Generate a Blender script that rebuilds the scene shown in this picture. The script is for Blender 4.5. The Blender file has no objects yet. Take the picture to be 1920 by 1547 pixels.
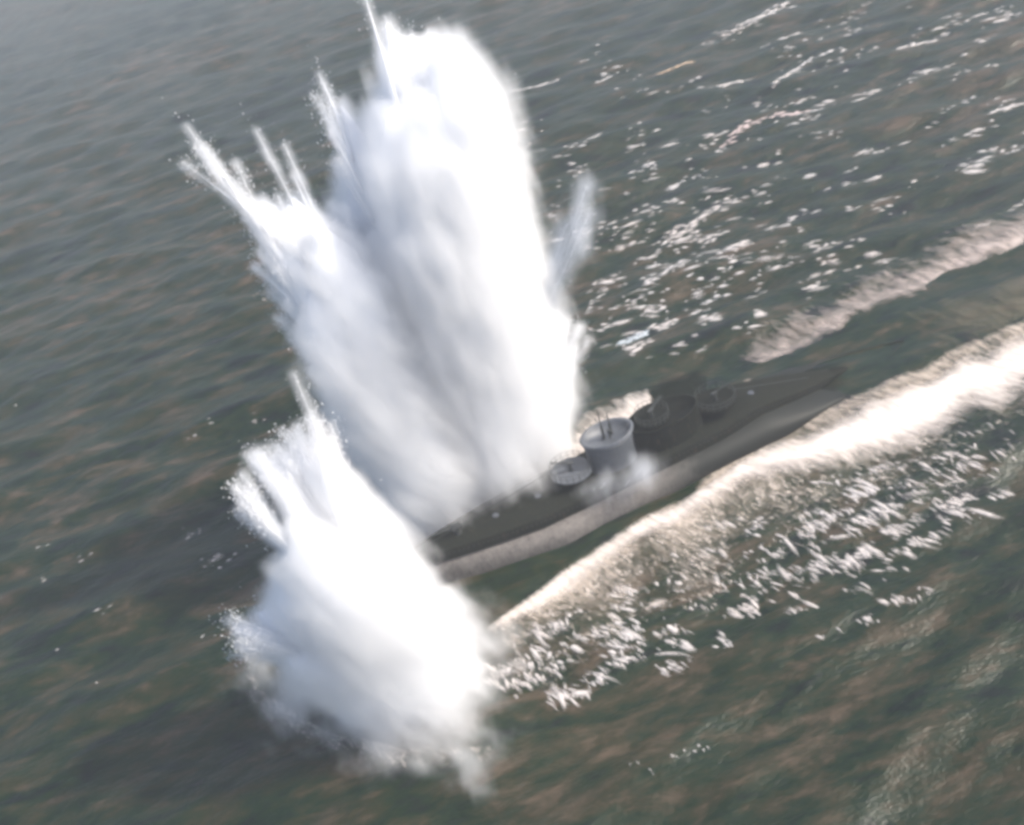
import bpy, bmesh, math, random
import numpy as np
from mathutils import Vector, Matrix, Euler

SC = bpy.context.scene
COL = SC.collection
rng = np.random.default_rng(7)
random.seed(7)
R = math.radians

# ---------------------------------------------------------------- camera
H_CAM, PITCH, ROLL, HFOV = 90.0, 34.0, 17.0, 48.0
PW, PH = 1920, 1547
cam_d = bpy.data.cameras.new('camera')
cam_d.sensor_width = 36.0
cam_d.lens = 18.0 / math.tan(R(HFOV / 2))
cam_d.clip_start = 0.5
cam_d.clip_end = 30000.0
cam = bpy.data.objects.new('camera', cam_d)
COL.objects.link(cam)
Fv = np.array([0, math.cos(R(PITCH)), -math.sin(R(PITCH))])
R0 = np.array([1.0, 0, 0]); U0 = np.cross(R0, Fv)
Rv = R0 * math.cos(R(ROLL)) - U0 * math.sin(R(ROLL))
Uv = R0 * math.sin(R(ROLL)) + U0 * math.cos(R(ROLL))
cam.matrix_world = Matrix(((Rv[0], Uv[0], -Fv[0], 0), (Rv[1], Uv[1], -Fv[1], 0), (Rv[2], Uv[2], -Fv[2], H_CAM), (0, 0, 0, 1)))
SC.camera = cam

# ---------------------------------------------------------------- world, sun, exposure
SUN_EL, SUN_AZ = 45.0, 97.0        # azimuth clockwise from +Y (the way the camera looks)
w = bpy.data.worlds.new('World'); SC.world = w; w.use_nodes = True
nt = w.node_tree; nt.nodes.clear()
sky = nt.nodes.new('ShaderNodeTexSky'); sky.sky_type = 'NISHITA'; sky.sun_disc = False
sky.sun_elevation = R(SUN_EL); sky.sun_rotation = R(SUN_AZ); sky.dust_density = 4.0; sky.air_density = 1.0
bg = nt.nodes.new('ShaderNodeBackground'); bg.inputs['Strength'].default_value = 0.15
wo = nt.nodes.new('ShaderNodeOutputWorld')
nt.links.new(sky.outputs[0], bg.inputs[0]); nt.links.new(bg.outputs[0], wo.inputs[0])
sd = bpy.data.lights.new('sun', 'SUN'); sd.energy = 3.6; sd.angle = R(0.55); sd.color = (1.0, 0.93, 0.84)
sun = bpy.data.objects.new('sun', sd); COL.objects.link(sun)
to_sun = Vector((math.sin(R(SUN_AZ)) * math.cos(R(SUN_EL)), math.cos(R(SUN_AZ)) * math.cos(R(SUN_EL)), math.sin(R(SUN_EL))))
sun.rotation_euler = to_sun.to_track_quat('Z', 'Y').to_euler()
sun.location = (60, 60, 160)
SC.view_settings.view_transform = 'Standard'
SC.view_settings.look = 'None'
SC.view_settings.exposure = 0.62
SC.view_settings.gamma = 1.0
SC.view_settings.use_curve_mapping = False
cy = SC.cycles
cy.max_bounces = 10; cy.diffuse_bounces = 3; cy.glossy_bounces = 3; cy.transmission_bounces = 2
cy.volume_bounces = 8; cy.transparent_max_bounces = 12
cy.volume_step_rate = 1.0; cy.volume_max_steps = 256
cy.filter_width = 3.6            # a soft old photograph
cy.sample_clamp_indirect = 6.0

# ---------------------------------------------------------------- helpers
FPX = PW / 2 / math.tan(R(HFOV / 2))
CAMP = np.array([0, 0, H_CAM])

def ray(px, py):
    d = Fv * FPX + Rv * (px - PW / 2) - Uv * (py - PH / 2)
    return d / np.linalg.norm(d)

def ground(px, py, z=0.0):
    """the point at height z that the photograph shows at (px, py)"""
    d = ray(px, py)
    return CAMP + d * (z - H_CAM) / d[2]

def on_plane(px, py, base, back=0.0):
    """the point on the upright plane through base (moved back metres) seen at (px, py)"""
    n = np.array([base[0] - CAMP[0], base[1] - CAMP[1], 0.0]); n /= np.linalg.norm(n)
    d = ray(px, py)
    t = ((np.array(base) + n * back - CAMP) @ n) / (d @ n)
    return CAMP + d * t

def to_px(x, y, z):
    vx, vy, vz = x, y, z - H_CAM
    d = vx * Fv[0] + vy * Fv[1] + vz * Fv[2]
    return (PW / 2 + FPX * (vx * Rv[0] + vy * Rv[1] + vz * Rv[2]) / d,
            PH / 2 - FPX * (vx * Uv[0] + vy * Uv[1] + vz * Uv[2]) / d)

def tag(o, label=None, cat=None, group=None, kind=None):
    for k, v in (('label', label), ('category', cat), ('group', group), ('kind', kind)):
        if v: o[k] = v
    return o

def empty(name, loc, rz=0.0):
    o = bpy.data.objects.new(name, None); COL.objects.link(o)
    o.location = loc; o.rotation_euler = (0, 0, rz); o.empty_display_size = 1
    return o

def mesh_obj(name, verts, faces, mat, parent=None, smooth=True):
    me = bpy.data.meshes.new(name)
    me.from_pydata([tuple(map(float, v)) for v in verts] if not isinstance(verts, list) else verts, [], faces)
    me.validate()
    if smooth: me.polygons.foreach_set('use_smooth', [True] * len(me.polygons))
    me.materials.append(mat)
    o = bpy.data.objects.new(name, me); COL.objects.link(o)
    if parent: o.parent = parent
    return o

def grid_mesh(name, P, mat, parent=None, attrs=None):
    """P: (n, m, 3) array of points"""
    n, m = P.shape[:2]
    me = bpy.data.meshes.new(name)
    me.vertices.add(n * m); me.vertices.foreach_set('co', P.reshape(-1).astype(np.float32))
    i = np.arange(n * m).reshape(n, m)
    q = np.stack([i[:-1, :-1], i[1:, :-1], i[1:, 1:], i[:-1, 1:]], -1).reshape(-1, 4)
    me.loops.add(q.size); me.loops.foreach_set('vertex_index', q.reshape(-1).astype(np.int32))
    me.polygons.add(len(q)); me.polygons.foreach_set('loop_start', (np.arange(len(q)) * 4).astype(np.int32))
    me.polygons.foreach_set('use_smooth', np.ones(len(q), bool))
    me.update(calc_edges=True)
    for k, v in (attrs or {}).items():
        a = me.attributes.new(k, 'FLOAT', 'POINT'); a.data.foreach_set('value', v.reshape(-1).astype(np.float32))
    me.materials.append(mat)
    o = bpy.data.objects.new(name, me); COL.objects.link(o)
    if parent: o.parent = parent
    return o

class N:
    """small node builder"""
    def __init__(s, name, surface=True):
        s.m = bpy.data.materials.new(name); s.m.use_nodes = True
        s.t = s.m.node_tree; s.t.nodes.clear()
        s.out = s.t.nodes.new('ShaderNodeOutputMaterial')
    def n(s, typ, ins=None, **kw):
        x = s.t.nodes.new(typ)
        for k, v in kw.items(): setattr(x, k, v)
        for k, v in (ins or {}).items(): s.set(x.inputs[k], v)
        return x
    def set(s, sock, v):
        if isinstance(v, bpy.types.NodeSocket): s.t.links.new(v, sock)
        elif isinstance(v, bpy.types.Node): s.t.links.new(v.outputs[0], sock)
        else: sock.default_value = v
    def math(s, op, a, b=None, clamp=False):
        x = s.n('ShaderNodeMath', operation=op); x.use_clamp = clamp
        s.set(x.inputs[0], a)
        if b is not None: s.set(x.inputs[1], b)
        return x.outputs[0]
    def coords(s, scale=(1, 1, 1), rot=(0, 0, 0)):
        g = s.n('ShaderNodeNewGeometry')
        mp = s.n('ShaderNodeMapping', {'Vector': g.outputs['Position'], 'Rotation': rot})
        sc = s.n('ShaderNodeVectorMath', {0: mp.outputs[0], 1: scale}, operation='MULTIPLY')
        return sc.outputs[0]
    def noise(s, vec, scale, detail=4, rough=0.55, dist=0.0):
        x = s.n('ShaderNodeTexNoise', {'Vector': vec, 'Scale': scale, 'Detail': detail, 'Roughness': rough, 'Distortion': dist})
        return x.outputs['Fac']
    def ramp(s, fac, stops):
        x = s.n('ShaderNodeValToRGB', {'Fac': fac}); e = x.color_ramp.elements
        while len(e) < len(stops): e.new(0.5)
        for el, (p, c) in zip(e, stops):
            el.position = p; el.color = (c[0], c[1], c[2], 1) if not isinstance(c, (int, float)) else (c, c, c, 1)
        return x.outputs['Color']
    def mix(s, fac, a, b):
        x = s.n('ShaderNodeMix', data_type='RGBA')
        s.set(x.inputs[0], fac); s.set(x.inputs[6], a); s.set(x.inputs[7], b)
        return x.outputs[2]
    def surf(s, sh): s.t.links.new(sh.outputs[0], s.out.inputs['Surface']); return s.m

# direction of the hull on the water: bow at the lower left, stern at the upper right
BOW = ground(770, 1100); STERN = ground(1660, 655)
HV = (STERN - BOW); HLEN = float(np.linalg.norm(HV)); HV = HV / HLEN
HANG = math.atan2(HV[1], HV[0])
NV = np.array([HV[1], -HV[0], 0.0])         # towards the camera
# crest direction
CRA = R(4.0)

# ---------------------------------------------------------------- the sea
waves = []
wr = np.random.default_rng(21)
for k in range(46):
    L = 3.2 * (1.0 + 0.055 * k) ** 1.55
    th = R(90) + CRA + wr.normal(0, R(24))
    a = 0.0085 * L ** 0.95 * wr.uniform(0.5, 1.2)
    waves.append((2 * math.pi / L, th, a, wr.uniform(0, 2 * math.pi)))

def sea_z(x, y):
    x = np.asarray(x, float); y = np.asarray(y, float)
    z = np.zeros(np.broadcast(x, y).shape)
    for (k, th, a, ph) in waves:
        s = np.sin(k * (x * math.cos(th) + y * math.sin(th)) + ph)
        z = z + a * (s + 0.25 * (s * s - 0.5))
    fade = np.clip((1200 - np.hypot(x, y)) / 600, 0, 1)
    return z * fade

def spread(a, b, step, far, n):
    core = np.arange(a, b + step * .5, step)
    g = np.geomspace(step * 1.5, far, n)
    return np.concatenate([a - g[::-1], core, b + g])

m = N('sea_water')
fine = m.coords((0.3, 1.0, 1.0), (0, 0, -CRA))
n_small = m.noise(fine, 1.7, 5, 0.62)
n_mid = m.noise(m.coords((0.42, 1.0, 1.0), (0, 0, -CRA - 0.1)), 0.42, 5, 0.66, 0.0)
n_large = m.noise(m.coords((0.3, 1.0, 1.0), (0, 0, -CRA)), 0.035, 3, 0.55, 0.6)
n_tint = m.noise(m.coords((0.38, 1.0, 1.0), (0, 0, -CRA)), 0.30, 6, 0.72, 0.25)
n_reg = m.noise(m.coords((0.6, 1.0, 1.0), (0, 0, -CRA)), 0.018, 2, 0.5, 0.2)
tm = m.math('ADD', m.math('MULTIPLY', n_tint, 0.75), m.math('MULTIPLY', n_reg, 0.25))
tint = m.ramp(tm, [(0.40, (0.0005, 0.003, 0.002)), (0.475, (0.003, 0.014, 0.003)), (0.54, (0.020, 0.020, 0.007)), (0.64, (0.070, 0.050, 0.032))])
hts = m.math('ADD', m.math('MULTIPLY', n_small, 0.25), m.math('MULTIPLY', n_mid, 1.1))
calm_a = m.n('ShaderNodeAttribute', attribute_name='calm').outputs['Fac']
bstr = m.math('SUBTRACT', 0.8, m.math('MULTIPLY', calm_a, 0.5))
bump = m.n('ShaderNodeBump', {'Strength': bstr, 'Distance': 0.5, 'Height': hts})
rough = m.math('ADD', m.math('MULTIPLY', n_large, 0.06), 0.33)
p = m.n('ShaderNodeBsdfPrincipled', {'Base Color': tint, 'Roughness': rough, 'IOR': 1.33, 'Specular IOR Level': 0.5, 'Normal': bump.outputs[0]})
M_SEA = m.surf(p)

gx = spread(-190, 120, 0.65, 6000, 34)
gy = np.concatenate([spread(38, 210, 0.5, 6000, 34)])
gy = np.unique(np.concatenate([gy[gy <= 210.3], np.geomspace(0.7, 700, 210) + 210.3, np.geomspace(740, 7000, 20) + 210.3]))
X, Y = np.meshgrid(gx, gy, indexing='ij')
SU = (X - BOW[0]) * HV[0] + (Y - BOW[1]) * HV[1]; SV = (X - BOW[0]) * NV[0] + (Y - BOW[1]) * NV[1]
wide = 7.0 + np.clip(SU, 0, 90) * 0.06
calm = np.clip(1.6 - np.abs(SV + 1.5) / wide * 1.3, 0, 1) * np.clip((SU + 4) / 12, 0, 1) * np.clip((330 - SU) / 200, 0, 1)
sea = grid_mesh('sea', np.stack([X, Y, sea_z(X, Y) * (1 - .6 * calm)], -1), M_SEA, attrs={'calm': calm})
tag(sea, 'dark green brown sea with long wind streaks', 'sea', kind='structure')

# ---------------------------------------------------------------- foam materials
def foam_mat(name, col, stretch_rot, stretch, scale, soft=0.5, rough=0.75, patchy=0.3):
    """lacy foam: the 'dens' attribute of the sheet sets how closed the lace is"""
    m = N(name)
    at = m.n('ShaderNodeAttribute', attribute_name='dens')
    v = m.coords(stretch, (0, 0, stretch_rot))
    a = m.noise(v, scale, 5, 0.6, 0.3)
    b = m.noise(v, scale * 3.1, 3, 0.6)
    f = m.math('ADD', m.math('MULTIPLY', a, 0.7), m.math('MULTIPLY', b, 0.3))
    t = m.math('ADD', m.math('MULTIPLY', f, -1.6), 1.3)       # about 0.2 .. 0.8
    big = m.noise(m.coords((1, 1, 1)), 0.16, 3, 0.6)
    dd = m.math('MULTIPLY', at.outputs['Fac'], m.math('ADD', 0.55 + 0.8 * (1 - patchy), m.math('MULTIPLY', big, 1.6 * patchy)))
    d = m.math('SUBTRACT', dd, t)
    alpha = m.math('DIVIDE', d, soft, clamp=True)
    cc = m.mix(m.noise(v, scale * 1.7, 3), col[0] + (1,), col[1] + (1,))
    bp = m.n('ShaderNodeBump', {'Strength': 0.7, 'Distance': 0.35, 'Height': f})
    pr = m.n('ShaderNodeBsdfPrincipled', {'Base Color': cc, 'Roughness': rough, 'Normal': bp.outputs[0], 'Alpha': alpha})
    return m.surf(pr)

PERP = HANG - R(90)
M_FOAM = foam_mat('white_foam', ((0.84, 0.78, 0.74), (0.70, 0.61, 0.54)), -R(-60) + R(90), (1.6, 0.35, 1), 0.8, soft=1.1)
M_STREAK = foam_mat('streaked_foam', ((0.55, 0.49, 0.43), (0.30, 0.24, 0.18)), -R(-60) + R(90), (1.7, 0.42, 1), 0.9, soft=0.7, patchy=1.0)
M_FAR = foam_mat('pinkish_far_foam', ((0.66, 0.56, 0.52), (0.50, 0.42, 0.38)), R(57) + R(90), (1.3, 0.42, 1), 0.8, soft=1.1, patchy=0.8)
M_AERATED = foam_mat('aerated_water', ((0.17, 0.14, 0.09), (0.11, 0.105, 0.07)), -R(-60) + R(90), (1.3, 0.35, 1), 0.5, soft=1.2, patchy=1.0)

def resample(pts, n):
    pts = np.array(pts, float); d = np.r_[0, np.cumsum(np.linalg.norm(np.diff(pts, axis=0), axis=1))]
    t = np.linspace(0, d[-1], n)
    return np.stack([np.interp(t, d, pts[:, i]) for i in range(pts.shape[1])], -1)

def foam_strip(name, top, bottom, mat, prof, uprof=None, ridge=0.0, lift=0.07, n=260, m_=40, kind='stuff', label=None, cat=None, parent=None, endfade=(0.05, 0.05)):
    """a sheet lying on the water between two lines (given where the photograph shows them); prof(v) is its closure
    across, ridge its crest height"""
    A = resample([ground(*q) for q in top], n); B = resample([ground(*q) for q in bottom], n)
    v = np.linspace(0, 1, m_)
    P = A[:, None] * (1 - v)[None, :, None] + B[:, None] * v[None, :, None]
    u = np.linspace(0, 1, n)
    ef = np.clip(u / max(endfade[0], 1e-3), 0, 1) * np.clip((1 - u) / max(endfade[1], 1e-3), 0, 1)
    wob = 0
    for k in range(7):
        wob = wob + np.sin(u[:, None] * (9 + 13 * k) + k * 2.1 + v[None] * 3) * 0.11 / (1 + 0.4 * k)
    dens = np.clip(prof(np.clip(v[None] + wob * 0.25, 0, 1)), 0, 1.4) * ef[:, None]
    if uprof: dens = dens * uprof(u)[:, None]
    edge = np.clip(v / 0.06, 0, 1) * np.clip((1 - v) / 0.06, 0, 1)
    dens = dens * edge[None]
    hgt = np.clip(dens, 0, 1) * ridge * (0.75 + wob)
    P[..., 2] = sea_z(P[..., 0], P[..., 1]) + lift + hgt
    o = grid_mesh(name, P, mat, parent, {'dens': dens})
    tag(o, label, cat, kind=kind)
    return o

def pf(*stops):
    xs = [s[0] for s in stops]; ys = [s[1] for s in stops]
    return lambda v: np.interp(v, xs, ys)

near_edge = [(880, 1200), (960, 1130), (1060, 1060), (1160, 995), (1260, 940), (1340, 885), (1420, 820), (1520, 790), (1640, 735), (1760, 685), (1920, 600), (1990, 565)]
near_crest = [(905, 1230), (998, 1166), (1095, 1092), (1200, 1028), (1305, 980), (1410, 925), (1530, 915), (1655, 885), (1775, 845), (1880, 790), (1980, 730), (2060, 680)]
near_out = [(920, 1330), (1050, 1310), (1180, 1250), (1300, 1190), (1420, 1130), (1530, 1080), (1640, 1020), (1740, 970), (1830, 900), (1900, 850), (1980, 790), (2060, 740)]
foam_strip('aerated_water', near_edge, near_out, M_AERATED, pf((0, 0.2), (0.1, 0.7), (0.4, 0.6), (1, 0.05)), lift=0.05,
           label='brown aerated water outside the bright bow wave', cat='aerated water')
fray = [(880, 1200), (960, 1130), (1060, 1060), (1160, 995), (1255, 938), (1320, 870), (1390, 795), (1470, 765), (1560, 745), (1660, 700), (1760, 665), (1920, 590), (1990, 555)]
foam_strip('streaked_foam', fray, near_out, M_STREAK, pf((0, 0.1), (0.1, 0.68), (0.25, 0.5), (0.6, 0.33), (1, 0.0)), ridge=0.25, lift=0.12,
           label='streaky beige foam spreading outward from the near bow wave', cat='foam')
M_LACE = foam_mat('lacy_foam', ((0.74, 0.68, 0.63), (0.52, 0.45, 0.38)), -R(-60) + R(90), (1.5, 0.5, 1), 1.9, soft=0.35, patchy=1.0)
foam_strip('foam_lace', near_edge, near_out, M_LACE, pf((0, 0.3), (0.15, 0.46), (0.4, 0.37), (0.8, 0.3), (1, 0.05)), lift=0.16,
           label='fine lacy foam between the flecks outside the near bow wave', cat='foam')
foam_strip('foam_lace', [(425, 1190), (500, 1300), (620, 1370), (780, 1400), (940, 1400), (1000, 1330)], [(390, 1220), (470, 1370), (610, 1450), (800, 1500), (980, 1480), (1060, 1380)], M_LACE, pf((0, .5), (.4, .36), (1, .1)), lift=.1, n=120, m_=20,
           label='thin churned foam round the foot of the near column', cat='foam', endfade=(.2, .2))
foam_strip('bow_wave', near_edge, near_crest, M_FOAM, pf((0, 0.0), (0.12, 0.35), (0.32, 0.95), (0.5, 1.05), (0.75, 0.6), (1, 0.1)), uprof=pf((0, .82), (.35, .85), (.6, 1.1), (1, .95)), ridge=0.4, lift=0.2,
           label='bright white bow wave along the near side of the hull', cat='bow wave')
far_out = [(1310, 650), (1420, 600), (1540, 520), (1640, 470), (1740, 430), (1850, 395), (1960, 340)]
far_in = [(1370, 705), (1490, 668), (1600, 615), (1700, 572), (1800, 525), (1900, 475), (2000, 425)]
foam_strip('far_bow_wave', far_out, far_in, M_FAR, pf((0, 0.12), (0.4, 0.42), (0.8, 0.75), (1, 0.15)), uprof=pf((0, 1.1), (.3, .85), (.6, 1), (1, 1.15)), ridge=0.2, lift=0.15, m_=30, endfade=(.12, .05),
           label='pinkish broken foam band along the far side of the wake', cat='foam')
foam_strip('wake', [(1440, 690), (1540, 650), (1660, 600), (1800, 540), (1960, 460)], [(1520, 790), (1640, 735), (1760, 685), (1920, 600), (2000, 565)], M_AERATED, pf((0, .5), (.5, .75), (1, .6)), uprof=pf((0, 0), (.25, .15), (.6, .8), (1, 1.0)), lift=.06, label='smooth pale wake water behind the stern', cat='wake')
m = N('dark_water_film')  # added near-black sheet that darkens the water round the after hull
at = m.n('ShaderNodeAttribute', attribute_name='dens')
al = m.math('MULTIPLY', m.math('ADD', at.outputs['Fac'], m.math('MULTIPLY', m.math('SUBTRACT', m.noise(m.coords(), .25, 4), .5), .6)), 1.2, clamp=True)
M_DARK_SHEET = m.surf(m.n('ShaderNodeBsdfPrincipled', {'Base Color': (0.004, 0.007, 0.004, 1), 'Roughness': 0.6, 'Specular IOR Level': 0.05, 'Alpha': al}))
foam_strip('dark_water_sheet', [(1190, 740), (1250, 695), (1320, 680), (1400, 690), (1500, 670), (1600, 625)], [(1210, 950), (1260, 935), (1340, 880), (1430, 810), (1530, 765), (1620, 700)], M_DARK_SHEET, pf((0, 0), (.18, .8), (.85, 1), (1, .3)), uprof=pf((0, .7), (.5, 1), (.8, .7), (1, 0)), lift=.05,
           label='near black sheet darkening the water round the after part of the hull', cat='oil slick', endfade=(.15, .3))
foam_strip('hull_wash', [(1000, 850), (1050, 812), (1100, 778), (1160, 750), (1225, 725)], [(1010, 920), (1075, 880), (1130, 845), (1185, 820), (1235, 790)], M_FOAM,
           pf((0, 0.3), (0.5, 0.95), (1, 0.6)), ridge=0.3, lift=0.2, n=80, m_=16, label='white wash breaking along the far side of the hull', cat='wash')

# ---------------------------------------------------------------- the submarine
def paint(name, col, rough=0.5, var=0.25, metal=0.0, aft=None, spec=0.5):
    m = N(name)
    v = m.coords((1, 1, 1))
    a = m.noise(v, 0.9, 5, 0.65); b = m.noise(m.coords((1, 1, 0.25)), 3.5, 4, 0.6)
    f = m.math('MULTIPLY', m.math('ADD', a, b), 0.5)
    dark = tuple(c * (1 - var) for c in col) + (1,); lite = tuple(min(1, c * (1 + var)) for c in col) + (1,)
    rust = m.ramp(b, [(0.58, 0.0), (0.72, 1.0)])
    c = m.mix(m.ramp(f, [(0.35, 0.0), (0.65, 1.0)]), dark, lite)
    c = m.mix(m.math('MULTIPLY', rust, 0.35), c, (0.09, 0.05, 0.03, 1))
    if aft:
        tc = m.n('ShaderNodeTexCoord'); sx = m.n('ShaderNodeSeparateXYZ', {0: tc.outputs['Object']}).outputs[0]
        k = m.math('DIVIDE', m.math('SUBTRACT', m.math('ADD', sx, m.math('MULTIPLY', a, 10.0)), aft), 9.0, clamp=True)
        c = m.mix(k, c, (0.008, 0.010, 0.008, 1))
    bp = m.n('ShaderNodeBump', {'Strength': 0.25, 'Distance': 0.03, 'Height': b})
    pr = m.n('ShaderNodeBsdfPrincipled', {'Base Color': c, 'Roughness': rough, 'Metallic': metal, 'Specular IOR Level': spec, 'Normal': bp.outputs[0]})
    return m.surf(pr)

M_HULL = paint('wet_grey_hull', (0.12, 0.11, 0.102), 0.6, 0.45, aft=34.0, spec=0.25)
M_DECK = paint('dark_wet_deck', (0.010, 0.012, 0.009), 0.8, spec=0.08)
M_TOWER = paint('tower_grey', (0.075, 0.085, 0.10), 0.5)
M_AFT = paint('shaded_aft_fittings', (0.008, 0.010, 0.008), 0.8, spec=0.08)  # near black: the shade on the after parts is put into their colour
M_GUN = paint('gunmetal', (0.05, 0.055, 0.055), 0.4, metal=0.3)
M_DARK = paint('dark_opening', (0.012, 0.012, 0.012), 0.7)

SL = HLEN + 3.0
sub = empty('submarine', tuple(BOW), HANG)
tag(sub, 'grey submarine running low in the water between its bow waves', 'submarine')

def half_beam(s):       # s: 0 bow .. 1 stern
    b = min(1.0, (s / 0.26) ** 0.62) if s < 0.26 else 1.0
    e = 1.0 if s < 0.68 else max(0.0, 1 - ((s - 0.68) / 0.32) ** 1.8)
    return 6.0 * b * e + 0.06
def deck_z(s):
    return 3.6 + 0.75 * max(0, 0.3 - s) / 0.3 - 5.5 * max(0, s - 0.66) / 0.34
NS, NR = 90, 28
P = np.zeros((NS, NR + 1, 3))
for i in range(NS):
    s = i / (NS - 1); hb = half_beam(s); dz = max(-.6, deck_z(s) - 0.9); x = s * SL
    rake = -1.8 * (1 - min(1, s / 0.05))
    for j in range(NR + 1):
        a = -math.pi / 2 + math.pi * 2 * j / NR
        cx = math.cos(a); sz = math.sin(a)
        yy = hb * math.copysign(abs(cx) ** 0.8, cx)
        zz = (dz if sz > 0 else 2.6) * math.copysign(abs(sz) ** 0.75, sz)
        P[i, j] = (x + rake * (0.5 + 0.5 * sz), yy, zz)
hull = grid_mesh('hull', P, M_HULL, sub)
# the casing (deck) above the pressure hull
def casing(s): return max(0.12, min(4.0, half_beam(s) * 0.7) * min(1.0, max(0.05, (0.9 - s) / 0.32)) ** 0.7)
P = np.zeros((NS, 9, 3))
for i in range(NS):
    s = i / (NS - 1) * 0.97 + 0.005; wv = casing(s); z = deck_z(s); x = s * SL
    zb = z - 1.3
    for j, (yy, zz) in enumerate(((-wv - .22, zb), (-wv - .1, z - .35), (-wv, z - .02), (-wv + .08, z + .03), (0, z + .08), (wv - .08, z + .03), (wv, z - .02), (wv + .1, z - .35), (wv + .22, zb))):
        P[i, j] = (x, yy, zz)
deck = grid_mesh('deck', P, M_DECK, sub)
# rows of drain slots along both sides of the casing, joined
vs, fs = [], []
for side in (-1, 1):
    for k in range(110):
        s = 0.04 + 0.9 * k / 110; x = s * SL; wv = casing(s); z = deck_z(s) - 0.55
        yy = side * (wv + .17); b = len(vs)
        for dx in (0, .28):
            for dz in (0, .16):
                vs.append((x + dx, yy - side * dz * .15, z + dz)); vs.append((x + dx, yy + side * .02 - side * dz * .15, z + dz))
        fs += [(b, b + 2, b + 6, b + 4), (b + 1, b + 5, b + 7, b + 3), (b, b + 1, b + 3, b + 2), (b + 4, b + 6, b + 7, b + 5), (b, b + 4, b + 5, b + 1), (b + 2, b + 3, b + 7, b + 6)]
o = mesh_obj('drain_slots', vs, fs, M_DARK, sub, smooth=False); o['kind'] = 'stuff'

def lathe_outline(pts2d, z0, z1, flare=1.0, cap=True):
    n = len(pts2d); vs = [(x, y, z0) for x, y in pts2d] + [(x * flare + (1 - flare) * pts2d[0][0] * 0, y * flare, z1) for x, y in pts2d]
    fs = [(i, (i + 1) % n, n + (i + 1) % n, n + i) for i in range(n)]
    if cap: fs += [tuple(range(n))[::-1], tuple(range(n, 2 * n))]
    return vs, fs

def tube_bm(bm, a, b, r0, r1=None, seg=8):
    a = Vector(a); b = Vector(b); r1 = r0 if r1 is None else r1
    q = (b - a).to_track_quat('Z', 'Y').to_matrix()
    ra = [bm.verts.new(a + q @ Vector((math.cos(t) * r0, math.sin(t) * r0, 0))) for t in [2 * math.pi * k / seg for k in range(seg)]]
    rb = [bm.verts.new(b + q @ Vector((math.cos(t) * r1, math.sin(t) * r1, 0))) for t in [2 * math.pi * k / seg for k in range(seg)]]
    for k in range(seg): bm.faces.new((ra[k], ra[(k + 1) % seg], rb[(k + 1) % seg], rb[k]))
    bm.faces.new(ra[::-1]); bm.faces.new(rb)

def bm_obj(name, bm, mat, parent, loc=(0, 0, 0), smooth=False):
    me = bpy.data.meshes.new(name); bm.normal_update(); bm.to_mesh(me); bm.free()
    me.materials.append(mat)
    if smooth: me.polygons.foreach_set('use_smooth', [True] * len(me.polygons))
    o = bpy.data.objects.new(name, me); COL.objects.link(o); o.parent = parent; o.location = loc
    return o

def ellipse(cx, a_f, a_b, b, n=28):
    return [(cx + (a_b if math.cos(t) > 0 else a_f) * math.cos(t), b * math.sin(t)) for t in [2 * math.pi * k / n for k in range(n)]]

def along(px, py):
    """distance from the bow of the point the photograph shows at (px, py)"""
    return float((ground(px, py, 3.1) - BOW) @ HV)
TX = along(1188, 905)
TZ = deck_z(TX / SL)
# conning tower: flared wall round an open bridge
pts = ellipse(TX, 3.3, 3.2, 2.4)
vs = []; fs = []; n = len(pts)
for (sc, z) in ((1.0, -0.3), (0.96, 1.6), (0.97, 3.3), (1.08, 4.3), (1.00, 4.34), (0.92, 4.25), (0.90, 3.7)):
    vs += [(TX + (x - TX) * sc, y * sc, TZ + z) for x, y in pts]
for r in range(6):
    fs += [(r * n + i, r * n + (i + 1) % n, (r + 1) * n + (i + 1) % n, (r + 1) * n + i) for i in range(n)]
fs.append(tuple(range(6 * n, 7 * n)))  # bridge floor
tower = mesh_obj('conning_tower', vs, fs, M_TOWER, sub)
bm = bmesh.new()
tube_bm(bm, (TX - .5, 0, TZ + 3.2), (TX - .5, 0, TZ + 5.6), 0.20, 0.16, 10); tube_bm(bm, (TX - .5, 0, TZ + 5.6), (TX - .5, 0, TZ + 8.0), 0.10, 0.07, 8)
bm_obj('periscope', bm, M_GUN, tower)
bm = bmesh.new()
tube_bm(bm, (TX + .6, 0.1, TZ + 3.2), (TX + .6, .1, TZ + 5.3), 0.2, 0.15, 10); tube_bm(bm, (TX + .6, 0.1, TZ + 5.3), (TX + .6, .1, TZ + 7.0), 0.09, 0.06, 8)
bm_obj('periscope', bm, M_GUN, tower)
bm = bmesh.new(); tube_bm(bm, (TX + .1, -.5, TZ + 3.2), (TX + .1, -.5, TZ + 4.7), .12, .12); tube_bm(bm, (TX + .1, -.5, TZ + 4.7), (TX + .1, -.5, TZ + 4.95), .3, .3, 10)
bm_obj('compass_stand', bm, M_GUN, tower)

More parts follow.
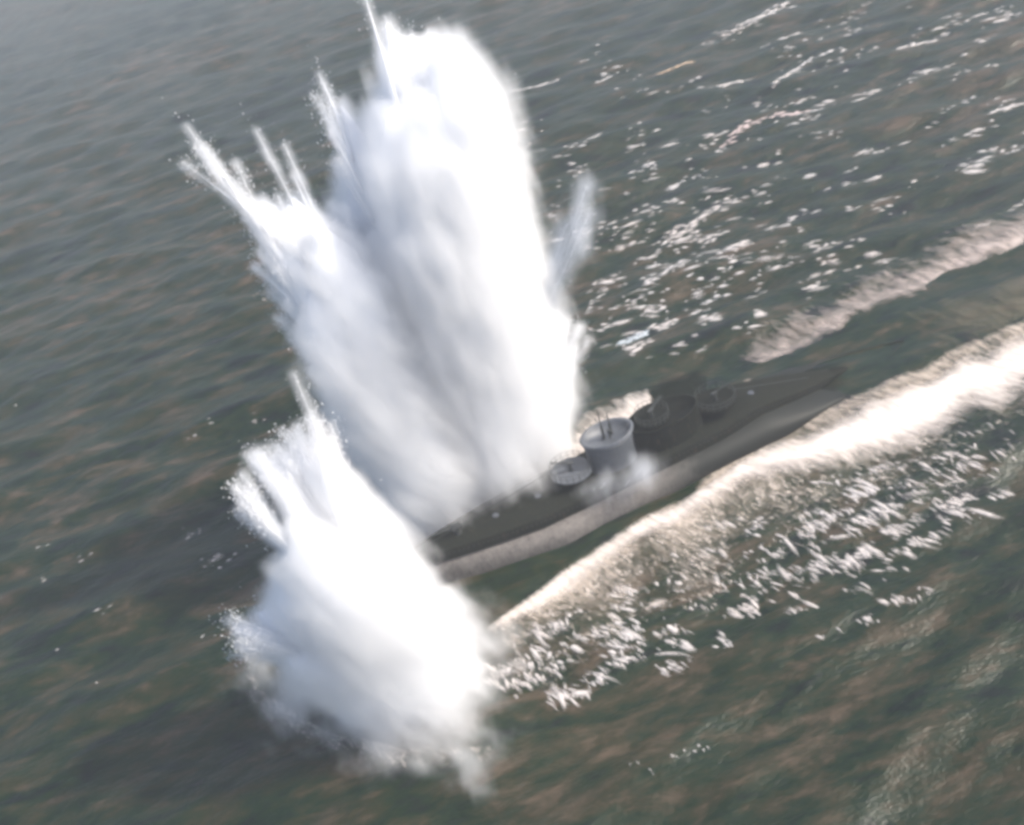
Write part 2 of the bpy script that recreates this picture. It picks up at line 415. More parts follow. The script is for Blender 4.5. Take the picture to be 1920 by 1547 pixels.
def platform(cx, r, z, name='gun_platform', M_TOWER=M_TOWER):
    bm = bmesh.new()
    tube_bm(bm, (cx, 0, z - .12), (cx, 0, z), r, r, 28)
    o = bm_obj(name, bm, M_TOWER, sub)
    bm = bmesh.new(); k = 20
    for i in range(k):
        a = 2 * math.pi * i / k; b = 2 * math.pi * (i + 1) / k
        pa = (cx + r * .97 * math.cos(a), r * .97 * math.sin(a)); pb = (cx + r * .97 * math.cos(b), r * .97 * math.sin(b))
        tube_bm(bm, (*pa, z), (*pa, z + 1.05), .035, .035, 6)
        for hz in (.5, 1.05): tube_bm(bm, (*pa, z + hz), (*pb, z + hz), .03, .03, 6)
    bm_obj('railing', bm, M_GUN, o)
    bm = bmesh.new(); tube_bm(bm, (cx, 0, TZ - .2), (cx, 0, z - .12), .45, .6, 12)
    bm_obj('pedestal', bm, M_TOWER, o)
    return o
def flak(cx, z, aim, parent, L=2.2, twin=True):
    bm = bmesh.new(); tube_bm(bm, (cx, 0, z), (cx, 0, z + 1.0), .28, .14, 10)
    tube_bm(bm, (cx - .35, 0, z + 1.05), (cx + .35, 0, z + 1.05), .2, .2, 8)
    g = bm_obj('gun_mount', bm, M_GUN, parent)
    for dy in ((-.14, .14) if twin else (0,)):
        bm = bmesh.new(); c, s = math.cos(aim), math.sin(aim)
        tube_bm(bm, (cx - .5 * c + s * dy, -.5 * s - c * dy, z + 1.0), (cx + L * c + s * dy, L * s - c * dy, z + 1.0 + .35 * L), .075, .05, 8)
        bm_obj('barrel', bm, M_GUN, g)
p1 = platform(TX - 5.6, 2.6, TZ + 1.5); flak(TX - 5.6, TZ + 1.5, R(160), p1)
eps = ellipse(TX + 7.2, 4.6, 5.4, 3.0, 30)
vs = []; fs = []; n = len(eps)
for (sc_, z_) in ((1.0, -.3), (.95, 1.6), (.93, 2.9), (.97, 3.25), (.90, 3.3), (.88, 2.7)):
    vs += [(TX + 7.2 + (x - TX - 7.2) * sc_, y * sc_, TZ + z_) for x, y in eps]
for r_ in range(5): fs += [(r_ * n + i, r_ * n + (i + 1) % n, (r_ + 1) * n + (i + 1) % n, (r_ + 1) * n + i) for i in range(n)]
fs.append(tuple(range(5 * n, 6 * n)))
mesh_obj('dark_tower_mass', vs, fs, M_AFT, sub)  # added solid that fills out the dark mass aft of the conning tower
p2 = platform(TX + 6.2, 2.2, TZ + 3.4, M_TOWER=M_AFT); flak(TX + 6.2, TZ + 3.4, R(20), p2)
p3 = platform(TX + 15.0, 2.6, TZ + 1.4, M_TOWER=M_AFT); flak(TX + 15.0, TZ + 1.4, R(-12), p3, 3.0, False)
# deck gun on the fore deck, where the photograph shows a small bright fitting
GX = along(888, 1048); GZ = deck_z(GX / SL)
bm = bmesh.new(); tube_bm(bm, (GX, 0, GZ), (GX, 0, GZ + .9), .55, .35, 14); tube_bm(bm, (GX - .5, -.35, GZ + 1.1), (GX + .5, -.35, GZ + 1.1), .18, .18, 8)
bmesh.ops.create_cube(bm, size=1.0, matrix=Matrix.Translation((GX, 0, GZ + 1.1)) @ Matrix.Diagonal((1.3, .55, .5, 1)))
g = bm_obj('deck_gun', bm, M_GUN, sub)
bm = bmesh.new(); tube_bm(bm, (GX - .4, 0, GZ + 1.15), (GX - 3.3, 0, GZ + 1.45), .13, .08, 10); bm_obj('barrel', bm, M_GUN, g)
for hx in (GX + 5.0, TX - 10.5, TX + 20.0):
    hz = deck_z(hx / SL)
    bm = bmesh.new(); tube_bm(bm, (hx, 0, hz), (hx, 0, hz + .22), .42, .38, 16); bm_obj('hatch', bm, M_TOWER, sub)
for (a, b, sd) in ((0.02, TX / SL - .05, 1), (0.02, TX / SL - .05, -1)):
    pass
bm = bmesh.new(); tube_bm(bm, (1.0, 0, deck_z(0)), (TX - 2.5, 0, TZ + 3.3), .03, .03, 6); bm_obj('jumping_wire', bm, M_GUN, sub)
bm = bmesh.new(); tube_bm(bm, (TX + 17.8, 0, TZ + 1.6), (SL * .8, 0, deck_z(.8)), .03, .03, 6); bm_obj('jumping_wire', bm, M_GUN, sub)

# ---------------------------------------------------------------- water columns thrown up by the explosions
m = N('dense_spray')
v = m.coords((1, 1, 0.35))
a = m.noise(v, 0.5, 5, 0.6)
bp = m.n('ShaderNodeBump', {'Strength': 0.5, 'Distance': 0.6, 'Height': a})
M_CORE = m.surf(m.n('ShaderNodeBsdfPrincipled', {'Base Color': (0.90, 0.91, 0.93, 1), 'Roughness': 1.0, 'Specular IOR Level': 0.0, 'Normal': bp.outputs[0]}))

def mist_mat(name, dens, aniso=0.2, col=(0.985, 0.99, 0.998)):
    m = N(name)
    pv = m.n('ShaderNodeVolumePrincipled', {'Color': col + (1,), 'Density': dens, 'Anisotropy': aniso})
    m.t.links.new(pv.outputs[0], m.out.inputs['Volume'])
    return m.m
M_MIST = mist_mat('fine_mist', 0.95)
M_THIN = mist_mat('thin_mist', 0.55)
M_LOW = mist_mat('low_mist', 0.75)
M_JET = mist_mat('jet_mist', 0.4, 0.2, (0.9, 0.93, 0.98))

def jet_mesh(jets, seg=10, rings=9, jr=None):
    """closed tapering tubes: (start, end, r0, r_mid, r1)"""
    jr = jr or rng
    vs, fs, th, cr = [], [], [], []
    for (a, b, r0, rm, r1) in jets:
        a = Vector(a); b = Vector(b); d = b - a
        q = d.to_track_quat('Z', 'Y').to_matrix()
        base = len(vs)
        ph = jr.uniform(0, 6.28, 4)
        for i in range(rings + 1):
            t = i / rings
            r = (r0 * (1 - t) ** 2 + 2 * rm * t * (1 - t) + r1 * t * t)
            if i == rings: r *= 0.35
            if i == 0: r *= 0.6
            c = a + d * t; rk = max(.02, r * min(1.0, 0.04 + 0.45 * r))
            for k in range(seg):
                an = 2 * math.pi * k / seg
                rr = rk * (1 + 0.13 * math.sin(3 * an + ph[0] + 5 * t) + 0.10 * math.sin(2 * an + ph[1] - 9 * t))
                vs.append(tuple(c + q @ Vector((math.cos(an) * rr, math.sin(an) * rr, 0)))); th.append(r / (0.35 if i == rings else 1)); cr.append(rk)
        for i in range(rings):
            for k in range(seg):
                fs.append((base + i * seg + k, base + i * seg + (k + 1) % seg, base + (i + 1) * seg + (k + 1) % seg, base + (i + 1) * seg + k))
        fs.append(tuple(base + k for k in range(seg))[::-1])
        fs.append(tuple(base + rings * seg + k for k in range(seg)))
    return vs, fs, th, cr

TEX = bpy.data.textures.new('spray_lumps', 'CLOUDS'); TEX.noise_scale = 4.0; TEX.noise_depth = 3

def mist_tree(name, core, lo, hi, voxel, T0, T1, z1, axis_rot, mat, amp=1.6):
    t = bpy.data.node_groups.new(name, 'GeometryNodeTree')
    t.interface.new_socket('Geometry', in_out='INPUT', socket_type='NodeSocketGeometry')
    t.interface.new_socket('Geometry', in_out='OUTPUT', socket_type='NodeSocketGeometry')
    def n(typ, ins=None, **kw):
        x = t.nodes.new(typ)
        for k, v in kw.items(): setattr(x, k, v)
        for k, v in (ins or {}).items():
            if isinstance(v, bpy.types.NodeSocket): t.links.new(v, x.inputs[k])
            else: x.inputs[k].default_value = v
        return x
    def mth(op, a, b=0.0, c=None):
        ins = {0: a, 1: b}
        if c is not None: ins[2] = c
        return n('ShaderNodeMath', ins, operation=op).outputs[0]
    out = n('NodeGroupOutput')
    oi = n('GeometryNodeObjectInfo', {'Object': core}, transform_space='RELATIVE')
    pos = n('GeometryNodeInputPosition').outputs[0]
    px = n('GeometryNodeProximity', {0: oi.outputs['Geometry']}, target_element='FACES')
    vr = n('ShaderNodeVectorRotate', {'Vector': pos, 'Rotation': axis_rot}, rotation_type='EULER_XYZ')
    vs = n('ShaderNodeVectorMath', {0: vr.outputs[0], 1: (1.0, 1.0, 0.28)}, operation='MULTIPLY').outputs[0]
    n1 = n('ShaderNodeTexNoise', {'Vector': vs, 'Scale': 0.5, 'Detail': 6.0, 'Roughness': 0.6}).outputs[0]
    n2 = n('ShaderNodeTexNoise', {'Vector': vs, 'Scale': 0.09, 'Detail': 2.0}).outputs[0]
    sep = n('ShaderNodeSeparateXYZ', {0: pos})
    na = n('GeometryNodeInputNamedAttribute', {'Name': 'soft'}, data_type='FLOAT')
    sn = n('GeometryNodeSampleNearestSurface', {'Mesh': oi.outputs['Geometry'], 'Value': na.outputs['Attribute']}, data_type='FLOAT')
    T = sn.outputs['Value']
    Tn = mth('MULTIPLY', T, mth('ADD', mth('MULTIPLY', n2, 1.6), 0.2))
    d = mth('ADD', px.outputs['Distance'], mth('MULTIPLY', mth('SUBTRACT', n1, 0.5), mth('MULTIPLY', Tn, amp)))
    f = mth('SUBTRACT', 1.0, mth('DIVIDE', d, Tn))
    f = n('ShaderNodeClamp', {'Value': f}).outputs[0]
    f2 = mth('POWER', f, 1.7)
    zc = n('ShaderNodeMapRange', {'Value': sep.outputs[2], 'From Min': 0.0, 'From Max': 1.0, 'To Min': 0.0, 'To Max': 1.0}).outputs[0]
    dens = mth('MULTIPLY', f2, zc)
    vc = n('GeometryNodeVolumeCube', {'Density': dens, 'Min': lo, 'Max': hi})
    for k, a, b in zip(('Resolution X', 'Resolution Y', 'Resolution Z'), lo, hi):
        vc.inputs[k].default_value = max(8, int((b - a) / voxel))
    sm = n('GeometryNodeSetMaterial', {'Geometry': vc.outputs[0], 'Material': mat})
    t.links.new(sm.outputs[0], out.inputs[0])
    return t

def plume(name, label, cat, base, jets, voxel=0.5, T0=0.8, T1=2.5, disp=1.2, mat=None, axis_rot=(0, 0, 0), pad=7.0, amp=1.9, group=None, drops=45):
    one = not drops
    root = empty(name, (float(base[0]), float(base[1]), 0.0))
    tag(root, label, cat, group)
    jl = [(np.array(a) - [base[0], base[1], 0], np.array(b) - [base[0], base[1], 0], r0, rm, r1) for a, b, r0, rm, r1 in jets]
    vs, fs, th, cr = jet_mesh(jl)
    core = mesh_obj('spray_body', vs, fs, M_CORE, root)
    at = core.data.attributes.new('soft', 'FLOAT', 'POINT'); at.data.foreach_set('value', np.clip(np.array(th) * T0 * 1.3, 0.85, T1 * 2.2).astype(np.float32))
    if one: core['kind'] = 'stuff'
    md = core.modifiers.new('d', 'DISPLACE'); md.texture = TEX; md.strength = disp; md.mid_level = 0.55; md.texture_coords = 'LOCAL'
    vg = core.vertex_groups.new(name='swell'); md.vertex_group = 'swell'
    for q_ in range(len(vs)): vg.add([q_], float(min(1.0, max(0.0, (cr[q_] - .1) / 2.5))), 'REPLACE')
    V = np.array(vs)
    # loose drops thrown off the outermost jets
    dv, df = [], []
    dr = np.random.default_rng(len(vs))
    for a_, b_, r0, rm, r1 in jl:
        k = drops if r1 > 0.3 else int(drops * 1.6)
        d_ = b_ - a_; L_ = np.linalg.norm(d_); d_ = d_ / L_
        for q in range(k):
            t_ = 1 - abs(dr.normal(0, .22)) + (0.06 if dr.random() < .4 else 0); rr = (rm * 2 * t_ * (1 - t_) + r0 * (1 - t_) ** 2 + r1 * t_ * t_) * 1.15
            c_ = a_ + d_ * L_ * t_ + dr.normal(0, 1, 3) * (.5 + rr * .62)
            if c_[2] < .3: continue
            s_ = dr.uniform(.02, .065); e_ = d_ * s_ * dr.uniform(1, 3.0); x_ = np.cross(d_, [0.3, 1, 0]); x_ = x_ / np.linalg.norm(x_) * s_; y_ = np.cross(d_, x_)
            n_ = len(dv); dv += [tuple(c_ + e_), tuple(c_ + x_), tuple(c_ - x_ * .6 + y_), tuple(c_ - x_ * .6 - y_), tuple(c_ - e_)]
            df += [(n_, n_ + 1, n_ + 2), (n_, n_ + 2, n_ + 3), (n_, n_ + 3, n_ + 1), (n_ + 4, n_ + 2, n_ + 1), (n_ + 4, n_ + 3, n_ + 2), (n_ + 4, n_ + 1, n_ + 3)]
    if dv:
        o = mesh_obj('droplets', dv, df, M_CORE, root); o['kind'] = 'stuff'
    lo = V.min(0) - pad; hi = V.max(0) + pad; lo[2] = 0.0
    me = bpy.data.volumes.new('mist'); o = bpy.data.objects.new('mist', me); COL.objects.link(o); o.parent = root
    gm = o.modifiers.new('mist', 'NODES')
    gm.node_group = mist_tree('mist_' + name, core, tuple(map(float, lo)), tuple(map(float, hi)), voxel, T0, T1, float(V[:, 2].max()), axis_rot, mat or M_MIST, amp)
    return root, core, o

def fan(base_px, base, tips, back=0.0, jitter=0.0):
    """jets from about one foot to tips seen at pixels; tip = (px, py, r0, rm, r1, depth[, foot px, foot py])"""
    out = []
    for q in tips:
        b = q[6:8] if len(q) > 6 else base_px
        a = on_plane(b[0], b[1], base, back)
        if a[2] < 0: a = a + (a - CAMP) / (CAMP[2] - a[2]) * a[2]
        e = on_plane(q[0], q[1], base, back + q[5])
        ka = np.linalg.norm(a - CAMP) / 135; ke = np.linalg.norm(e - CAMP) / 135
        out.append((a, e, q[2] * ka, q[3] * (ka + ke) / 2, q[4] * ke))
    return out

def spikes(base_px, base, n, x0, y0, x1, y1, r0, rm, over, jr, fore=-4):
    """thin jets whose tips run along a line between two pixels"""
    out = []
    for k in range(n):
        t = (k + jr.uniform(0, 1)) / n
        x = x0 + (x1 - x0) * t; y = y0 + (y1 - y0) * t
        f = jr.uniform(-0.3, 1.0) * over
        dx, dy = x - base_px[0], y - base_px[1]; L = math.hypot(dx, dy)
        tip = (x + dx / L * f, y + dy / L * f)
        st = (x - dx / L * 160, y - dy / L * 160)
        for q in range(3):
            dep = jr.uniform(fore, 4); jx, jy = jr.normal(0, 12, 2); ff = jr.uniform(.75, 1.0)
            tp = (st[0] + (tip[0] - st[0]) * ff + jx, st[1] + (tip[1] - st[1]) * ff + jy)
            out.append((on_plane(*st, base, dep * .5), on_plane(*tp, base, dep), r0 * .5, rm * .35, 0.05))
    return out

jr = np.random.default_rng(5)
# 1: the tall main column behind the hull
bpx = (955, 905); base1 = ground(*bpx) + np.array([0, 5.0, 0])
J = fan(bpx, base1, [
    (725, 45, 3.0, 4.0, 1.4, 0), (682, -15, 2.2, 2.0, 0.3, -2), (770, 85, 4, 6, 3.5, 1), (830, 90, 4, 6, 3.6, -2), (835, 170, 4, 4.8, 2.6, 2), (800, 180, 4, 6, 4, -4), (740, 200, 4, 5.5, 3.6, -3),
    (825, 300, 4, 4.6, 2.8, -1), (700, 230, 4, 4.5, 3.0, 3), (640, 200, 3, 3.2, 1.4, 2), (598, 140, 1.6, 1.5, 0.2, 3), (660, 330, 4, 4, 2.8, 4),
    (780, 350, 5, 6.4, 4.6, -4), (835, 430, 4, 5, 3.2, -5), (790, 560, 5, 6, 4, -2), (865, 620, 4, 5, 3.2, -4)], 0)
J += fan(bpx, base1, [(1080, 650, 2.0, 2.3, 0.5, 1), (1035, 690, 2.8, 3.2, 1.5, -1), (968, 640, 3, 3.4, 1.8, -2), (925, 590, 3, 3.0, 1.5, 0), (1035, 770, 2.6, 3.0, 1.6, -2), (1000, 850, 2.2, 2.4, 1.4, -2)])
J += spikes(bpx, base1, 9, 720, 60, 915, 150, 1.6, 1.4, 10, jr) + spikes(bpx, base1, 8, 905, 170, 905, 420, 1.6, 1.4, 10, jr)
J += spikes(bpx, base1, 7, 985, 560, 1105, 625, 1.3, 1.1, 20, jr) + spikes(bpx, base1, 5, 590, 150, 640, 320, 1.3, 1.1, 10, jr)
main_c, main_core, _ = plume('water_column', 'tallest white water column rising behind the hull', 'water column', base1, J, voxel=0.42, T0=0.8, T1=2.2, axis_rot=(0.05, 0.15, 0))

# 2: the slanting column to its left
bpx2 = (850, 962); base2 = ground(*bpx2) + np.array([0, 4.0, 0])
J = fan(bpx2, base2, [
    (510, 420, 3, 3.8, 1.8, 0), (400, 300, 2, 2.0, 0.5, -1), (490, 380, 3, 3, 1.4, 0), (550, 370, 3, 3.4, 1.6, 1), (352, 238, 1.4, .9, 0.08, -1), (540, 385, 3.5, 4, 2.0, 1), (590, 420, 3.5, 4, 2.3, -2),
    (640, 480, 4, 4.6, 2.6, -3), (690, 540, 4, 4.6, 2.8, 0), (580, 550, 3.5, 4.4, 2.8, -3), (660, 640, 4, 5, 3.4, -3), (480, 245, 1.2, .8, .08, 1), (535, 275, 1.4, 1.0, .1, 1),
    (720, 740, 4, 5, 3.2, -3), (550, 330, 2, 1.6, .3, 2), (740, 850, 3, 3.6, 2.2, -3)], 0)
J += spikes(bpx2, base2, 11, 440, 380, 640, 410, 1.2, 1.0, 36, jr) + spikes(bpx2, base2, 4, 352, 245, 430, 330, 1.2, 1.0, 8, jr)
J += spikes(bpx2, base2, 9, 460, 420, 590, 690, 1.2, 1.0, 8, jr)
plume('water_column', 'white water column slanting left with long thin jets at its tip', 'water column', base2, J, voxel=0.32, T0=0.8, T1=2.0, axis_rot=(0.05, 0.6, 0))

# 3: the near splash over the bow
bpx3 = (790, 1290); base3 = ground(*bpx3)
J = fan(bpx3, base3, [
    (595, 800, 2.4, 2.6, .8, 0), (552, 702, 1.2, .9, .07, 0), (535, 880, 3, 3.4, 1.3, 1), (510, 890, 3, 3.2, 1.1, -1), (630, 900, 3.4, 3.8, 1.8, 0), (672, 1000, 3.4, 3.6, 2.0, -1), (482, 850, 1.3, 1.0, .1, 0), (515, 870, 3, 3, 1.6, 2), (560, 840, 3, 3, 1.6, 1), (600, 850, 3, 3.2, 1.6, -1), (625, 870, 3, 3.2, 1.6, 1),
    (550, 980, 3.5, 4.6, 2.6, -2), (620, 1050, 4, 5, 3.4, -3), (695, 1090, 3.6, 4, 2.2, 0), (530, 1090, 3.5, 4.2, 2.2, -1, 740, 1270),
    (440, 1180, 2.6, 3, .9, 0, 720, 1260), (485, 1150, 3, 3.6, 1.5, 1, 720, 1260), (540, 1230, 3, 3.6, 1.8, -2, 760, 1290), (640, 1290, 3.4, 3.6, 2, -2, 800, 1310), (745, 1180, 3.6, 4, 2.2, -2, 820, 1290),
    (820, 1200, 2.2, 2.4, 1.0, -1, 820, 1300), (860, 1260, 2.2, 2.4, 1.2, -2, 820, 1300), (850, 1330, 2.2, 2.4, 1.2, -4, 800, 1300), (760, 1345, 2.6, 2.6, 1.4, -4, 780, 1300)])
J += spikes(bpx3, base3, 14, 475, 880, 600, 790, 1.5, 1.3, 36, jr, 0) + spikes(bpx3, base3, 6, 425, 890, 470, 960, .9, .7, 10, jr) + spikes(bpx3, base3, 5, 420, 1150, 450, 1230, .9, .7, 8, jr)
plume('water_column', 'near blue white water column bursting over the submarine bow', 'water column', base3, J, voxel=0.38, T0=0.95, T1=2.4, axis_rot=(0.05, 0.4, 0))
# the mist rolling out at its foot
baseM = ground(760, 1370)
J = []
for (x, y, rr) in ((520, 1270, 1.0), (600, 1330, 1.3), (690, 1370, 1.5), (780, 1390, 1.5), (860, 1410, 1.2), (910, 1450, .8), (900, 1320, 1.3), (920, 1250, 1.0), (900, 1180, .9)):
    g0 = ground(x, y, -1.7); J.append((g0 - HV * 1.5, g0 + HV * 1.5 + np.array([0, 0, .4]), rr * .5, rr * .5, rr * .3))
plume('spray_mist', 'soft low mist rolling out at the foot of the near column', 'mist', baseM, J, voxel=0.5, T0=12.0, T1=3.0, disp=.1, drops=0, mat=M_LOW, axis_rot=(0.05, 0.4, 0))

# spray drifting over the tower and the platform in front of it
base6 = ground(1150, 900, 1.5)
J = []
for (x, y, z) in ((1195, 880, 3.2), (1180, 880, 4.2), (1160, 900, 2.2), (1115, 905, 2.4), (1095, 915, 2.0)):
    g0 = ground(x, y, z + 1.3) + NV * 1.5; J.append((g0, g0 + HV * .8 + np.array([0, 0, .5]), .04, .05, .03))
plume('spray_puff', 'blue grey spray drifting over the conning tower and the platform before it', 'spray', base6, J, voxel=0.3, T0=300, T1=1.0, disp=0.0, drops=0, mat=M_JET, pad=4)

# 4: the thin blue jet beyond
base4 = ground(1000, 760) + np.array([0, 10.0, 0])
J = fan((985, 660), base4, [(1100, 350, .06, .06, .03, 0), (1062, 420, .06, .06, .03, 1), (1105, 400, .06, .06, .03, 0), (1040, 490, .06, .06, .03, 0), (1085, 450, .06, .06, .03, 0), (1060, 500, .06, .06, .03, 0, 1005, 640), (1095, 380, .06, .06, .03, 0, 1005, 640)])
plume('water_jet', 'thin pale blue jet of spray beyond the tallest column', 'water jet', base4, J, voxel=0.4, T0=300, T1=1.25, disp=0.1, drops=60, mat=M_JET, axis_rot=(0.05, -0.2, 0))

# ---------------------------------------------------------------- flecks of foam on the water
m = N('foam_fleck')
cc = m.mix(m.noise(m.coords(), 0.05, 2), (0.60, 0.61, 0.63, 1), (0.60, 0.52, 0.46, 1))
fa = m.n('ShaderNodeAttribute', attribute_name='thick').outputs['Fac']
fn = m.noise(m.coords(), 3.0, 3, 0.6)
fal = m.math('MULTIPLY', m.math('MULTIPLY', fa, m.math('ADD', 0.45, fn)), 0.9, clamp=True)
M_FLECK = m.surf(m.n('ShaderNodeBsdfPrincipled', {'Base Color': cc, 'Roughness': 0.7, 'Alpha': fal}))

def fleck_tint(name, c):
    k = M_FLECK.copy(); k.name = name
    for n_ in k.node_tree.nodes:
        if n_.type == 'MIX':
            n_.inputs[6].default_value = c + (1,); n_.inputs[7].default_value = tuple(x * .9 for x in c) + (1,)
    return k
M_ORANGE = fleck_tint('orange_tinted_foam', (0.62, 0.46, 0.32)); M_PINK = fleck_tint('pinkish_foam', (0.66, 0.54, 0.52)); M_BLUISH = fleck_tint('bluish_foam', (0.50, 0.56, 0.60))

def flecks(pts, rot, jr, mat, seg=7):
    """pts: (x, y, length, width); low rounded lumps of foam lying on the water"""
    vs, fs = [], []
    for (x, y, L, Wd) in pts:
        a = rot + jr.normal(0, 0.25); c, s = math.cos(a), math.sin(a)
        z = float(sea_z(x, y)); b = len(vs); h = 0.08 + 0.12 * Wd
        ph = jr.uniform(0, 6.28)
        for (rr, hz) in ((1.5, .1), (.8, .55), (.4, .95)):
            for k in range(seg):
                t = 2 * math.pi * k / seg
                q = rr * (1 + .28 * math.sin(2 * t + ph) + jr.uniform(-.18, .18))
                u, v = L / 2 * q * math.cos(t), Wd / 2 * q * math.sin(t)
                vs.append((x + u * c - v * s, y + u * s + v * c, z + hz * h))
        vs.append((x, y, z + h))
        for r in range(2):
            for k in range(seg): fs.append((b + r * seg + k, b + r * seg + (k + 1) % seg, b + (r + 1) * seg + (k + 1) % seg, b + (r + 1) * seg + k))
        for k in range(seg): fs.append((b + 2 * seg + k, b + 2 * seg + (k + 1) % seg, b + 3 * seg))
    return vs, fs

def fleck_obj(name, vs, fs, seg=7, mat=None):
    o = mesh_obj(name, vs, fs, mat or M_FLECK)
    a = o.data.attributes.new('thick', 'FLOAT', 'POINT')
    k = len(vs) // (3 * seg + 1)
    a.data.foreach_set('value', (np.tile(np.r_[np.zeros(seg), np.full(seg, .6), np.ones(seg + 1)], (k, 1)) * fr.uniform(.2, 1.0, (k, 1)) ** .8).reshape(-1).astype(np.float32))
    return o

def inside(px, py, poly):
    r = False; j = len(poly) - 1
    for i in range(len(poly)):
        xi, yi = poly[i]; xj, yj = poly[j]
        if (yi > py) != (yj > py) and px < (xj - xi) * (py - yi) / (yj - yi) + xi: r = not r
        j = i
    return r

def scatter(poly, n, jr, clump=0.6, size=(0.5, 1.3), dens=None, asp=(.3, .6)):
    xs = [q[0] for q in poly]; ys = [q[1] for q in poly]; out = []
    cen = []
    while len(out) < n:
        if cen and jr.random() < clump:
            c = cen[jr.integers(len(cen))]; px = c[0] + jr.normal(0, 16); py = c[1] + jr.normal(0, 6) - (px - c[0]) * .35
        else:
            px = jr.uniform(min(xs), max(xs)); py = jr.uniform(min(ys), max(ys))
            if inside(px, py, poly) and (dens is None or jr.random() < dens(px, py)): cen.append((px, py))
            else: continue
        if not inside(px, py, poly): continue
        g = ground(px, py); L = jr.uniform(*size) * (1 + (jr.random() < .12) * .9)
        out.append((g[0], g[1], L, L * jr.uniform(*asp)))
    return out

fr = np.random.default_rng(11)
# beyond the hull, right of the columns
far_poly = [(960, 190), (1100, 90), (1400, 0), (1920, -20), (1960, 420), (1700, 480), (1400, 640), (1180, 690), (1100, 620), (1110, 500), (1000, 420)]
pts = scatter(far_poly, 1050, fr, 0.4, (0.5, 1.6), lambda x, y: 0.25 + 0.75 * math.exp(-((x - 1270) / 230) ** 2 - ((y - 500) / 150) ** 2))
vs, fs = flecks(pts, R(-6), fr, M_FLECK)
tag(fleck_obj('foam_flecks', vs, fs), 'scattered white foam flecks on the water beyond the hull', 'foam', kind='stuff')
# outside the near bow wave
near_poly = [(900, 1270), (940, 1200), (1090, 1110), (1300, 1000), (1450, 935), (1680, 850), (1900, 780), (1900, 960), (1700, 1080), (1500, 1160), (1250, 1270), (1020, 1330)]
pts = scatter(near_poly, 1250, fr, 0.62, (0.4, 1.5), lambda x, y: 0.3 + .7 * math.exp(-((y - (1190 - (x - 1150) * .42)) / 100) ** 2), (.18, .32))
pts += scatter([(1500, 1190), (1740, 1090), (1760, 1130), (1520, 1210)], 26, fr, .6, (.4, 1.0))
pts += scatter([(1180, 1440), (1420, 1370), (1440, 1400), (1200, 1470)], 12, fr, .4, (.25, .5))
vs, fs = flecks(pts, R(-62), fr, M_FLECK)
tag(fleck_obj('foam_flecks', vs, fs), 'dense bright foam flecks outside the near bow wave', 'foam', kind='stuff')
# left of the columns
pts = []
for (x, y, k, s) in ((345, 995, 7, 10), (400, 1060, 8, 16), (360, 985, 5, 8), (200, 1150, 3, 8), (485, 560, 6, 9), (485, 780, 4, 8), (165, 1045, 3, 14), (55, 1030, 2, 16), (75, 1085, 2, 8), (395, 800, 2, 6), (360, 815, 2, 8), (25, 760, 1, 3), (180, 1285, 1, 3), (110, 1215, 1, 3), (430, 250, 1, 3), (190, 110, 1, 3), (245, 140, 1, 3), (385, 1190, 2, 6), (700, 880, 1, 2)):
    for _ in range(k):
        g = ground(x + fr.normal(0, s), y + fr.normal(0, s * .6)); L = fr.uniform(.3, .8); pts.append((g[0], g[1], L, L * .45))
vs, fs = flecks(pts, R(10), fr, M_FLECK)
tag(fleck_obj('foam_flecks', vs, fs), 'sparse small foam flecks on the dark water left of the columns', 'foam', kind='stuff')

# the larger breaking crests: one thing each
def whitecap(line, width, n, label, jr, mat=None):
    pts = []
    P_ = resample([ground(*q) for q in line], n)
    for q in P_:
        for _ in range(3):
            L = jr.uniform(1.0, 2.0); pts.append((q[0] + jr.normal(0, width * .5), q[1] + jr.normal(0, width * .5), L, L * jr.uniform(.35, .6)))
    c = P_.mean(0)
    pts = [(a, b, l, w_) for a, b, l, w_ in pts]
    vs, fs = flecks(pts, R(12), jr, M_FLECK)
    vs = [(v[0] - c[0], v[1] - c[1], v[2]) for v in vs]
    o = fleck_obj('whitecap', vs, fs, mat=mat); o.location = (c[0], c[1], 0)
    tag(o, label, 'whitecap', 'breaking crests beyond the submarine')
whitecap([(1380, 65), (1420, 38), (1480, 10)], 1.7, 26, 'longest and brightest whitecap, at the top edge right of the tall column', fr)
whitecap([(1450, 165), (1520, 105), (1580, 92)], .9, 12, 'whitecap broken into small steps, below the longest one', fr)
whitecap([(1352, 270), (1400, 235), (1455, 215), (1510, 207)], .9, 14, 'long pinkish whitecap running straight across the open water', fr, M_PINK)
whitecap([(1240, 140), (1295, 118)], .8, 6, 'short orange tinted whitecap left of the two pale ones', fr, M_ORANGE)
whitecap([(1350, 165), (1395, 150)], .8, 6, 'short pale whitecap between the orange tinted one and the broken one', fr)
whitecap([(968, 170), (1045, 150)], .7, 8, 'thin whitecap next to the right edge of the tall column', fr)
whitecap([(1685, 98), (1755, 75)], .8, 7, 'short whitecap near the top right corner', fr)
whitecap([(1860, 215), (1925, 198)], .8, 6, 'whitecap cut by the right edge of the picture', fr)
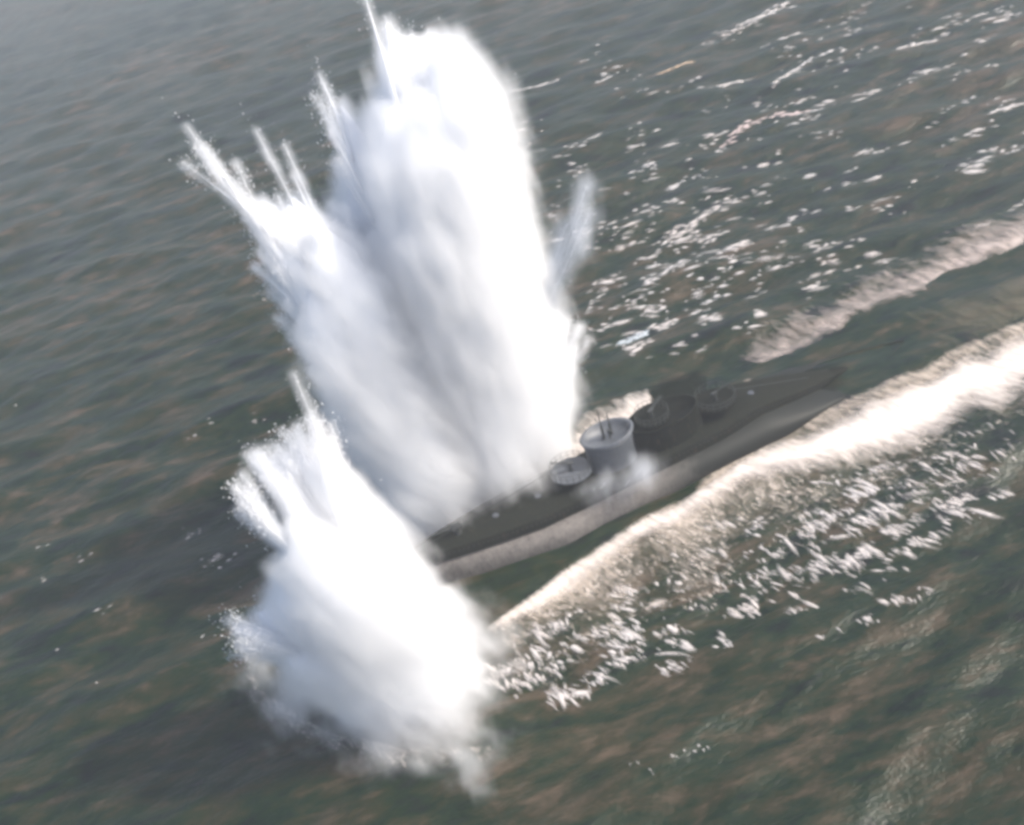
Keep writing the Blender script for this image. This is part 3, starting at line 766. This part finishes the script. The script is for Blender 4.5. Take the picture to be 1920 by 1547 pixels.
whitecap([(1250, 450), (1290, 430), (1330, 400)], .9, 9, 'whitecap in the dark water nearest the thin blue jet', fr)
whitecap([(1165, 640), (1210, 620)], .6, 6, 'small bluish whitecap between the columns and the far wake', fr, M_BLUISH)
# pale swirls in the dark wake and beside the hull
foam_strip('foam_swirl', [(1360, 680), (1400, 670), (1440, 675)], [(1370, 725), (1400, 735), (1435, 715)], M_STREAK, pf((0, .2), (.5, .75), (1, .2)), n=24, m_=14, lift=.1, kind=None,
           label='pale round foam swirl in the dark wake', cat='foam swirl', endfade=(.5, .5))
foam_strip('foam_swirl', [(1180, 1135), (1230, 1115), (1275, 1100)], [(1190, 1170), (1240, 1165), (1280, 1150)], M_FOAM, pf((0, .2), (.5, .85), (1, .2)), n=24, m_=14, lift=.3, kind=None,
           label='solid white foam patch among the flecks below the bow wave', cat='foam swirl', endfade=(.5, .5))
foam_strip('foam_swirl', [(370, 1060), (410, 1035), (450, 1035)], [(375, 1085), (415, 1065), (455, 1060)], M_FOAM, pf((0, .2), (.5, .75), (1, .2)), n=24, m_=14, lift=.1, kind=None,
           label='small curved foam patch left of the near column', cat='foam swirl', endfade=(.5, .5))

# ---------------------------------------------------------------- the hazy air
def haze_box(lo, hi, dens):
    x0, y0, z0 = lo; x1, y1, z1 = hi
    vs = [(x, y, z) for z in (z0, z1) for x, y in ((x0, y0), (x1, y0), (x1, y1), (x0, y1))]
    fs = [(3, 2, 1, 0), (4, 5, 6, 7), (0, 1, 5, 4), (1, 2, 6, 5), (2, 3, 7, 6), (3, 0, 4, 7)]
    m = N('hazy_air')
    pv = m.n('ShaderNodeVolumePrincipled', {'Color': (0.88, 0.92, 0.985, 1), 'Density': dens, 'Anisotropy': 0.0})
    m.t.links.new(pv.outputs[0], m.out.inputs['Volume'])
    o = mesh_obj('haze', vs, fs, m.m, smooth=False)
    tag(o, 'pale haze over the sea', 'haze', kind='stuff')
haze_box((-7000, -7000, -3.5), (7000, 7500, 92.0), 0.00042)
